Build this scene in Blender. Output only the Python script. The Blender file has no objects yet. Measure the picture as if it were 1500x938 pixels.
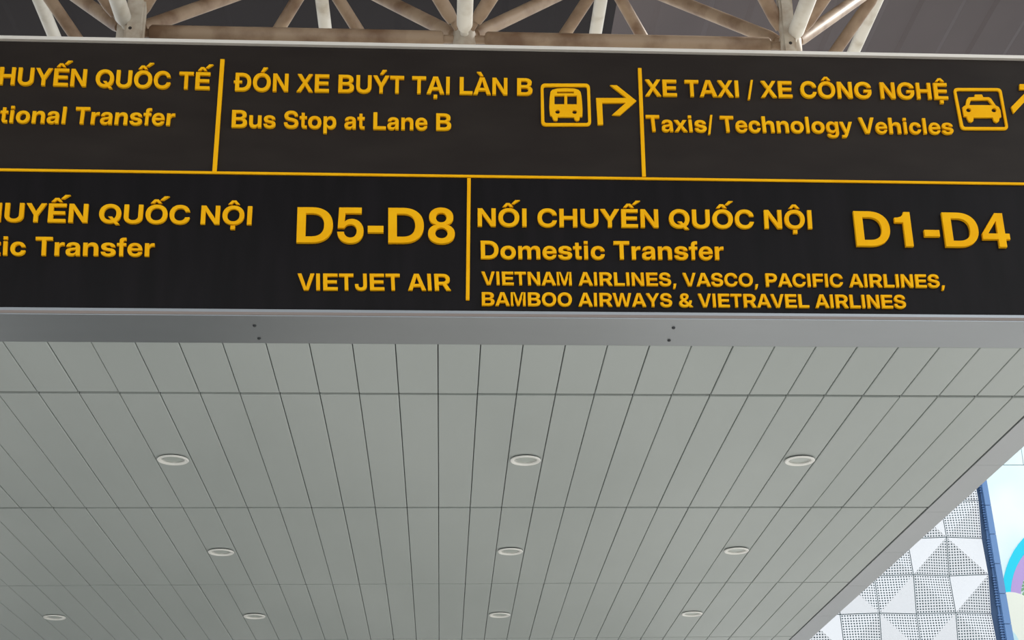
import bpy, bmesh, math, random, json
from mathutils import Vector, Matrix
random.seed(7)
S = bpy.context.scene
COL = S.collection

# ------------------------------------------------------------------ camera
EYE = Vector((0, 0, 1.6))
F, CX, CY = 2253.577, 805.0, 470.0                 # pixels, for a 1500 x 938 picture
PITCH, YAW, ROLL = 0.39963, 0.07359, -0.0212
cp, sp = math.cos(PITCH), math.sin(PITCH)
cyw, syw = math.cos(YAW), math.sin(YAW)
fw = Vector((syw*cp, cyw*cp, sp))
r0 = Vector((cyw, -syw, 0)); u0 = r0.cross(fw)
cr, sr = math.cos(ROLL), math.sin(ROLL)
rt = cr*r0 + sr*u0
up = -sr*r0 + cr*u0
cam = bpy.data.cameras.new('camera')
cam.sensor_width = 36; cam.lens = 36*F/1500
cam.shift_x = -(CX-750)/1500; cam.shift_y = (CY-469)/1500
cam.clip_start = .05; cam.clip_end = 800
co = bpy.data.objects.new('camera', cam); COL.objects.link(co)
M = Matrix((rt, up, -fw)).transposed().to_4x4(); M.translation = EYE
co.matrix_world = M
S.camera = co

def ray(x, y): return (x-CX)/F*rt - (y-CY)/F*up + fw
def on_y(x, y, Y):
    v = ray(x, y); return EYE + v*(Y/v.y)
def on_z(x, y, Z):
    v = ray(x, y); return EYE + v*((Z-EYE.z)/v.z)

# ------------------------------------------------------------------ light
S.view_settings.view_transform = 'Standard'; S.view_settings.look = 'None'
S.view_settings.gamma = 1; S.view_settings.use_curve_mapping = False
S.view_settings.exposure = 0.5
W = bpy.data.worlds.new('sky'); S.world = W; W.use_nodes = True
bg = W.node_tree.nodes['Background']
bg.inputs['Color'].default_value = (.93, .97, 1, 1); bg.inputs['Strength'].default_value = 1.25
sun = bpy.data.lights.new('sun', 'SUN'); sun.energy = 3.6; sun.angle = math.radians(3); sun.color = (1, .96, .9)
so = bpy.data.objects.new('sun', sun); COL.objects.link(so)
SUN_FROM = Vector((.90, .50, .75)).normalized()     # direction the light comes from
so.rotation_euler = SUN_FROM.to_track_quat('Z', 'Y').to_euler(); so.location = (20, 20, 40)

# ------------------------------------------------------------------ materials
def mat(name, col, rough=.5, metal=0.0, spec=.5, noise=None, bump=None):
    m = bpy.data.materials.new(name); m.use_nodes = True
    nt = m.node_tree; b = nt.nodes['Principled BSDF']
    b.inputs['Base Color'].default_value = (*col, 1)
    b.inputs['Roughness'].default_value = rough; b.inputs['Metallic'].default_value = metal
    b.inputs['Specular IOR Level'].default_value = spec
    if noise:                                       # (second colour, scale, low, high, stretch)
        c2, sc, lo, hi, st = noise
        tc = nt.nodes.new('ShaderNodeTexCoord'); mp = nt.nodes.new('ShaderNodeMapping')
        mp.inputs['Scale'].default_value = st
        n = nt.nodes.new('ShaderNodeTexNoise'); n.inputs['Scale'].default_value = sc; n.inputs['Detail'].default_value = 5
        rp = nt.nodes.new('ShaderNodeMapRange'); rp.inputs[1].default_value = lo; rp.inputs[2].default_value = hi
        mx = nt.nodes.new('ShaderNodeMix'); mx.data_type = 'RGBA'
        mx.inputs[6].default_value = (*col, 1); mx.inputs[7].default_value = (*c2, 1)
        nt.links.new(tc.outputs['Object'], mp.inputs['Vector']); nt.links.new(mp.outputs[0], n.inputs['Vector'])
        nt.links.new(n.outputs['Fac'], rp.inputs[0]); nt.links.new(rp.outputs[0], mx.inputs[0])
        nt.links.new(mx.outputs[2], b.inputs['Base Color'])
    if bump:
        sc, dist, strength = bump
        tc = nt.nodes.new('ShaderNodeTexCoord')
        n = nt.nodes.new('ShaderNodeTexNoise'); n.inputs['Scale'].default_value = sc; n.inputs['Detail'].default_value = 3
        bp = nt.nodes.new('ShaderNodeBump'); bp.inputs['Distance'].default_value = dist; bp.inputs['Strength'].default_value = strength
        nt.links.new(tc.outputs['Object'], n.inputs['Vector']); nt.links.new(n.outputs['Fac'], bp.inputs['Height'])
        nt.links.new(bp.outputs[0], b.inputs['Normal'])
    return m

MT = dict(
    plank=mat('painted_aluminium_plank', (.465, .505, .495), .45, 0, .25, noise=((.425, .465, .455), 1.1, .35, .7, (1, .35, 1)), bump=(1.6, .01, .12)),
    backing=mat('dark_backing', (.03, .034, .032), .8),
    silver=mat('silver_trim', (.36, .38, .40), .36, .8, .5, noise=((.32, .34, .36), 1.2, .35, .7, (.4, 2, 1)), bump=(2.5, .01, .1)),
    silver_edge=mat('silver_edge_trim', (.46, .48, .495), .4, .5, .5, noise=((.42, .44, .455), 1.2, .35, .7, (2, .4, 1)), bump=(2.5, .01, .1)),
    slab=mat('white_roofing', (.88, .87, .83), .7, noise=((.8, .78, .74), .8, .4, .7, (1, 1, 1))),
    board_up=mat('dark_brown_board', (.018, .0135, .0115), .45, 0, .16, noise=((.023, .018, .015), 3, .35, .7, (1, 1, 3))),
    board_low=mat('black_brown_board', (.0065, .0058, .0063), .40, 0, .12, noise=((.0095, .008, .0092), 4, .35, .7, (4, 1, .6))),
    gold=mat('gold_letter_paint', (.92, .47, .006), .5, 0, .06, noise=((.88, .42, .004), 9, .4, .65, (1, 1, 1))),
    frame=mat('pale_frame', (.78, .74, .68), .45, .2),
    edge_reflection=mat('beige_reflection', (.24, .20, .18), .5),
    tube=mat('dusty_cream_tube', (.33, .235, .155), .5, 0, .35, noise=((.17, .10, .058), 6, .42, .66, (1, 1, 1))),
    tube_clean=mat('cream_tube', (.66, .63, .56), .5, 0, .4, noise=((.42, .36, .27), 6, .52, .78, (1, 1, 1))),
    hub=mat('dusty_hub', (.44, .385, .31), .6, 0, .3, noise=((.30, .235, .17), 14, .4, .7, (1, 1, 1))),
    hole=mat('drilled_hole', (.02, .015, .012), .9),
    deck=mat('roof_underside', (.021, .0185, .0205), .7, 0, .1, noise=((.017, .0155, .018), .5, .35, .7, (1, 1, 1))),
    blocker=mat('dark_blocker', (.05, .055, .06), .5),
    bounce_cut=mat('bounce_cut', (.20, .20, .205), .85, noise=((.24, .24, .24), 2, .35, .7, (1, 1, 1))),
    deck_lit=mat('roof_underside_lit', (.105, .090, .093), .7, 0, .1, noise=((.088, .076, .08), .5, .35, .7, (1, 1, 1))),  # same deck, with the brightening toward the right put into its colour
    concrete=mat('pavement', (.42, .41, .39), .85, noise=((.36, .35, .33), .7, .35, .7, (1, 1, 1))),
    ring=mat('white_light_ring', (.90, .90, .87), .35),
    reflector=mat('light_reflector', (.42, .44, .42), .3, .6, noise=((.55, .56, .54), 30, .4, .6, (1, 1, 1))),
    lens=mat('frosted_lens', (.50, .55, .52), .25, 0, .6),
    screw=mat('dark_screw', (.05, .055, .06), .4, .7),
    clad=mat('white_cladding', (.64, .655, .68), .45, 0, .4),
    wallback=mat('wall_behind_cladding', (.24, .40, .44), .8),
    blue=mat('blue_panel', (.115, .225, .44), .45, 0, .4),
    blue_shade=mat('blue_shadow_gap', (.024, .065, .15), .5, 0, .4),
    mural=None,
    cyan=mat('cyan_paint', (.0, .56, .74), .6), purple=mat('lilac_paint', (.44, .30, .60), .6),
    cream=mat('cream_paint', (.76, .745, .65), .6), paleblue=mat('pale_blue_paint', (.50, .68, .73), .6),
    green=mat('green_paint', (.16, .34, .18), .6, noise=((.5, .62, .42), 5, .45, .6, (1, 1, 1))),
)
def mural_mat():
    m = bpy.data.materials.new('printed_cloud_board'); m.use_nodes = True
    nt = m.node_tree; b = nt.nodes['Principled BSDF']; b.inputs['Roughness'].default_value = .6
    tc = nt.nodes.new('ShaderNodeTexCoord'); n = nt.nodes.new('ShaderNodeTexNoise'); n.inputs['Scale'].default_value = .45
    n.inputs['Detail'].default_value = 1.5
    rp = nt.nodes.new('ShaderNodeMapRange'); rp.inputs[1].default_value = .42; rp.inputs[2].default_value = .62
    mx = nt.nodes.new('ShaderNodeMix'); mx.data_type = 'RGBA'
    mx.inputs[6].default_value = (.78, .80, .79, 1); mx.inputs[7].default_value = (.66, .785, .80, 1)
    nt.links.new(tc.outputs['Object'], n.inputs['Vector']); nt.links.new(n.outputs['Fac'], rp.inputs[0])
    nt.links.new(rp.outputs[0], mx.inputs[0]); nt.links.new(mx.outputs[2], b.inputs['Base Color'])
    return m
MT['mural'] = mural_mat()
def perforated_mat():
    """white sheet with a square grid of round punched holes (one tile = UV 0..1)"""
    m = bpy.data.materials.new('perforated_cladding'); m.use_nodes = True
    nt = m.node_tree; b = nt.nodes['Principled BSDF']
    b.inputs['Base Color'].default_value = (.64, .655, .68, 1); b.inputs['Roughness'].default_value = .45
    uv = nt.nodes.new('ShaderNodeUVMap'); uv.uv_map = 'UVMap'
    sc = nt.nodes.new('ShaderNodeVectorMath'); sc.operation = 'SCALE'; sc.inputs['Scale'].default_value = 14
    fr = nt.nodes.new('ShaderNodeVectorMath'); fr.operation = 'FRACTION'
    di = nt.nodes.new('ShaderNodeVectorMath'); di.operation = 'DISTANCE'; di.inputs[1].default_value = (.5, .5, 0)
    gt = nt.nodes.new('ShaderNodeMath'); gt.operation = 'GREATER_THAN'; gt.inputs[1].default_value = .30
    nt.links.new(uv.outputs[0], sc.inputs[0]); nt.links.new(sc.outputs[0], fr.inputs[0]); nt.links.new(fr.outputs[0], di.inputs[0])
    nt.links.new(di.outputs['Value'], gt.inputs[0]); nt.links.new(gt.outputs[0], b.inputs['Alpha'])
    return m
MT['perf'] = perforated_mat()

# ------------------------------------------------------------------ helpers
def obj(name, bm, m, parent=None, smooth=False, origin=None):
    me = bpy.data.meshes.new(name)
    bmesh.ops.recalc_face_normals(bm, faces=bm.faces[:])
    if smooth:
        for f in bm.faces: f.smooth = True
    bm.to_mesh(me); bm.free()
    for k in (m if isinstance(m, (list, tuple)) else [m]): me.materials.append(k)
    o = bpy.data.objects.new(name, me); COL.objects.link(o)
    if parent:
        o.parent = parent
        me.transform(Matrix.Translation(-world_of(parent)))
    elif origin is not None:
        me.transform(Matrix.Translation(-Vector(origin))); o.location = origin
    if smooth: me.set_sharp_from_angle(angle=math.radians(38))
    return o
def world_of(o):
    v = Vector(o.location)
    return v + world_of(o.parent) if o.parent else v
def thing(name, label, cat, loc, group=None):
    o = bpy.data.objects.new(name, None); COL.objects.link(o); o.location = loc; o.empty_display_size = .2
    return tag(o, label, cat, group)
def tag(o, label, cat, group=None):
    o['label'] = label; o['category'] = cat
    if group: o['group'] = group
    return o
def struct(o): o['kind'] = 'structure'; return o
def box(bm, x0, x1, y0, y1, z0, z1, mi=0):
    vs = [bm.verts.new(p) for p in ((x0,y0,z0),(x1,y0,z0),(x1,y1,z0),(x0,y1,z0),(x0,y0,z1),(x1,y0,z1),(x1,y1,z1),(x0,y1,z1))]
    for q in ((3,2,1,0),(4,5,6,7),(0,1,5,4),(1,2,6,5),(2,3,7,6),(3,0,4,7)):
        bm.faces.new([vs[i] for i in q]).material_index = mi
    return vs
def prism(bm, pts, d):
    """pts: loop of Vectors in one plane; extruded by vector d, both ends closed"""
    d = Vector(d); a = [bm.verts.new(p) for p in pts]; b = [bm.verts.new(Vector(p)+d) for p in pts]
    bm.faces.new(a); bm.faces.new(b[::-1]); n = len(a)
    for i in range(n): bm.faces.new((a[i], a[(i+1) % n], b[(i+1) % n], b[i]))
def rings(bm, axis_pts, seg=20, cap=True):
    """surface of revolution along a straight line: axis_pts = [(point, radius)]"""
    p0, p1 = Vector(axis_pts[0][0]), Vector(axis_pts[-1][0]); d = (p1-p0).normalized()
    a = d.orthogonal().normalized(); b = d.cross(a)
    R = []
    for p, r in axis_pts:
        R.append([bm.verts.new(Vector(p)+r*(math.cos(t)*a+math.sin(t)*b)) for t in [2*math.pi*i/seg for i in range(seg)]])
    for i in range(len(R)-1):
        for k in range(seg): bm.faces.new((R[i][k], R[i][(k+1) % seg], R[i+1][(k+1) % seg], R[i+1][k]))
    if cap: bm.faces.new(R[0][::-1]); bm.faces.new(R[-1])
def flat_curve(loops, depth, bevel):
    """2-D loops (x, z) with holes -> mesh with rounded edges, lying in XY, thickness along Z from 0 to depth"""
    c = bpy.data.curves.new('tmp', 'CURVE'); c.dimensions = '2D'; c.fill_mode = 'BOTH'
    c.extrude = depth/2-bevel; c.bevel_depth = bevel; c.bevel_resolution = 1; c.offset = -bevel
    for L in loops:
        s = c.splines.new('POLY'); s.points.add(len(L)-1); s.use_cyclic_u = True
        for p, q in zip(s.points, L): p.co = (q[0], q[1], 0, 1)
    o = bpy.data.objects.new('tmp', c); COL.objects.link(o)
    dg = bpy.context.evaluated_depsgraph_get(); me = bpy.data.meshes.new_from_object(o.evaluated_get(dg))
    bpy.data.objects.remove(o); bpy.data.curves.remove(c)
    return me
def relief(name, loops, Y, depth, bevel, m, parent=None):
    """loops given as world (x, z) on a wall that faces -Y at y = Y; stands out by depth towards -Y"""
    me = flat_curve(loops, depth, bevel); me.name = name
    # local (x, y, z) -> world (x, Y - depth/2 - z, y)
    me.transform(Matrix(((1,0,0,0),(0,0,-1,Y-depth/2),(0,1,0,0),(0,0,0,1))))
    me.materials.clear(); me.materials.append(m)
    for p in me.polygons: p.use_smooth = False
    o = bpy.data.objects.new(name, me); COL.objects.link(o)
    if parent: o.parent = parent; me.transform(Matrix.Translation(-world_of(parent)))
    return o

# ------------------------------------------------------------------ setting
HZ = EYE.z+2.71584            # underside of the canopy
X0 = -.03256                  # a seam between planks
YF = 6.3766                   # front face of the canopy and of the sign
YP = 6.7086                   # planks start here
ROWS = [YP, 7.38824]+[7.38824+2.0838*k for k in range(1, 8)]
XE = 3.135                    # right end of the planks
XO = 3.312                    # outer edge of the canopy
XL = X0-.2*32

bm = bmesh.new(); box(bm, -120, 120, -60, 160, -.3, 0)
struct(obj('floor', bm, MT['concrete']))
bm = bmesh.new(); box(bm, 4.6, 34, 18.5, 38, 0, .02)
struct(obj('floor_bounce_cut', bm, MT['bounce_cut']))  # unseen dark ground added to cut bounce onto the soffit's right side

bm = bmesh.new()
g = .0022
def plank(x0, x1, y0, y1, z):
    c = .003; zb, zt = z, z+.03
    lo = [bm.verts.new(p) for p in ((x0+c,y0+c,zb),(x1-c,y0+c,zb),(x1-c,y1-c,zb),(x0+c,y1-c,zb))]
    mi = [bm.verts.new(p) for p in ((x0,y0,zb+c),(x1,y0,zb+c),(x1,y1,zb+c),(x0,y1,zb+c))]
    hi = [bm.verts.new(p) for p in ((x0,y0,zt),(x1,y0,zt),(x1,y1,zt),(x0,y1,zt))]
    bm.faces.new(lo)
    for i in range(4):
        j = (i+1) % 4
        bm.faces.new((lo[i], lo[j], mi[j], mi[i])); bm.faces.new((mi[i], mi[j], hi[j], hi[i]))
i = -32
while X0+.2*i < XE:
    a = max(X0+.2*i, XL); b = min(X0+.2*(i+1), XE-.003)
    for j in range(len(ROWS)-1):
        e0 = .001 if j == 0 else .018 if j < 3 else .011; e1 = .018 if j < 2 else .011
        plank(a+g, b-g, ROWS[j]+e0, ROWS[j+1]-e1, HZ+random.uniform(-.0012, .0012))
    i += 1
ceil = struct(obj('ceiling', bm, MT['plank']))
bm = bmesh.new(); box(bm, XL, XO-.02, YF+.03, ROWS[-1], HZ+.03, HZ+.05)
obj('backing_sheet', bm, MT['backing'], ceil)
bm = bmesh.new(); box(bm, XL, XO-.01, YF+.14, ROWS[-1], HZ+.05, HZ+.34)
obj('roof_slab', bm, MT['slab'], ceil)

# front and right metal trims, flush with the planks
bm = bmesh.new()
ym = on_z(1100, 489.5, HZ).y
box(bm, XL, XO, YF, ym-.002, HZ-.003, HZ+.03); box(bm, XL, XO, ym+.001, YP-.002, HZ, HZ+.03)
t1 = struct(obj('trim_1', bm, MT['silver']))
for (x, y) in ((373, 476), (379.5, 495.5), (986.5, 479.3), (980, 498.5)):
    p = on_z(x, y, HZ)
    bm = bmesh.new(); zb = HZ-.003 if p.y < ym else HZ
    rings(bm, [((p.x, p.y, zb-.007), .003), ((p.x, p.y, zb-.0065), .006), ((p.x, p.y, zb-.003), .0085), ((p.x, p.y, zb), .0085)], 12)
    obj('screw', bm, MT['screw'], t1, True)
bm = bmesh.new()
js = [YP-.001, on_z(1449, 681, HZ).y, on_z(1370, 749.5, HZ).y, on_z(1311, 809, HZ).y, on_z(1255, 858, HZ).y, on_z(1214, 902.3, HZ).y]
d = (js[-1]-js[1])/4
while js[-1] < ROWS[-1]-d: js.append(js[-1]+d)
js.append(ROWS[-1])
for a, b in zip(js, js[1:]):
    box(bm, XE+.003, XO, a+.0015, b-.0015, HZ-.004, HZ+.30)
struct(obj('trim_2', bm, MT['silver_edge']))

# dark ribbed roof deck high above: level on the left, rising to the right
bm = bmesh.new()
RZ = EYE.z+8.2
rise = lambda x: max(0, x-1.6)*math.tan(math.radians(18))
prof = []
x = -13.0
while x < 7:
    prof += [(x, 0), (x+.5, 0), (x+.56, .022), (x+.94, .022)]; x += 1.0
for y0, y1 in ((-7, 15.5),):
    a = [bm.verts.new((px, y0, RZ+pz+rise(px))) for px, pz in prof]; b = [bm.verts.new((px, y1, RZ+pz+rise(px))) for px, pz in prof]
    c = [bm.verts.new((px, y0, RZ+.2+rise(px))) for px, pz in prof]; d = [bm.verts.new((px, y1, RZ+.2+rise(px))) for px, pz in prof]
    for k in range(len(prof)-1):
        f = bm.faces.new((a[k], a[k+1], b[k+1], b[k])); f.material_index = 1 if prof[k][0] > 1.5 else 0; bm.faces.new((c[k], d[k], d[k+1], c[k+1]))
        bm.faces.new((a[k], c[k], c[k+1], a[k+1])); bm.faces.new((b[k], b[k+1], d[k+1], d[k]))
    bm.faces.new((a[0], b[0], d[0], c[0])); bm.faces.new((a[-1], c[-1], d[-1], b[-1]))
struct(obj('ceiling_upper', bm, [MT['deck'], MT['deck_lit']]))

# unseen dark wall added under the canopy's far end to darken the soffit
bm = bmesh.new(); box(bm, XL, XO-.4, ROWS[-1]-1.2, ROWS[-1]-.9, 0, HZ-.03)
struct(obj('wall_blocker', bm, MT['blocker']))

# ------------------------------------------------------------------ direction sign
XR = XO
SB, ST = HZ+.004, EYE.z+4.137
sign = thing('direction_sign', 'long dark airport direction sign with raised gold lettering along the canopy front', 'sign', (0, YF+.06, SB))
midpts = [on_y(x, y, YF) for x, y in ((0,249.3),(160,252.5),(320,255.5),(500,257.8),(760,259.5),(1000,260.8),(1250,263),(1500,265.7))]
zm = sum(p.z for p in midpts)/len(midpts)
bm = bmesh.new(); box(bm, XL, XR, YF+.008, YF+.12, zm, ST-.008); obj('upper_board', bm, MT['board_up'], sign)
bm = bmesh.new(); box(bm, XL, XR, YF+.008, YF+.12, SB+.012, zm-.0015); obj('lower_board', bm, MT['board_low'], sign)
bm = bmesh.new(); box(bm, XL, XR, YF-.012, YF+.135, ST-.006, ST+.012); obj('top_edging', bm, MT['frame'], sign)
bm = bmesh.new(); box(bm, XL, XR, YF-.003, YF+.12, SB-.002, SB+.011); obj('bottom_reflection_strip', bm, MT['edge_reflection'], sign)  # strip whose beige stands in for the reflection along the sign's foot

YB = YF+.008                                        # board face
def bar(p, q, w):
    """raised strip between two points of the board face, w wide"""
    p, q = Vector((p.x, p.z)), Vector((q.x, q.z)); n = (q-p).normalized(); n = Vector((-n.y, n.x))*w/2
    return [[tuple(p+n), tuple(p-n), tuple(q-n), tuple(q+n)]]
L, R = Vector((XL, 0, zm)), Vector((XR, 0, zm))
relief('divider_bar', bar(L, R, .0125), YB, .010, .002, MT['gold'], sign)
pxm = .00335
for (a, b, w) in (((326, 87), (314, 254), 6), ((937, 100), (943.3, 259), 5.4), ((687, 261), (685, 440), 5)):
    relief('divider_bar', bar(on_y(*a, YF), on_y(*b, YF), w*pxm), YB, .012, .002, MT['gold'], sign)

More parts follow.
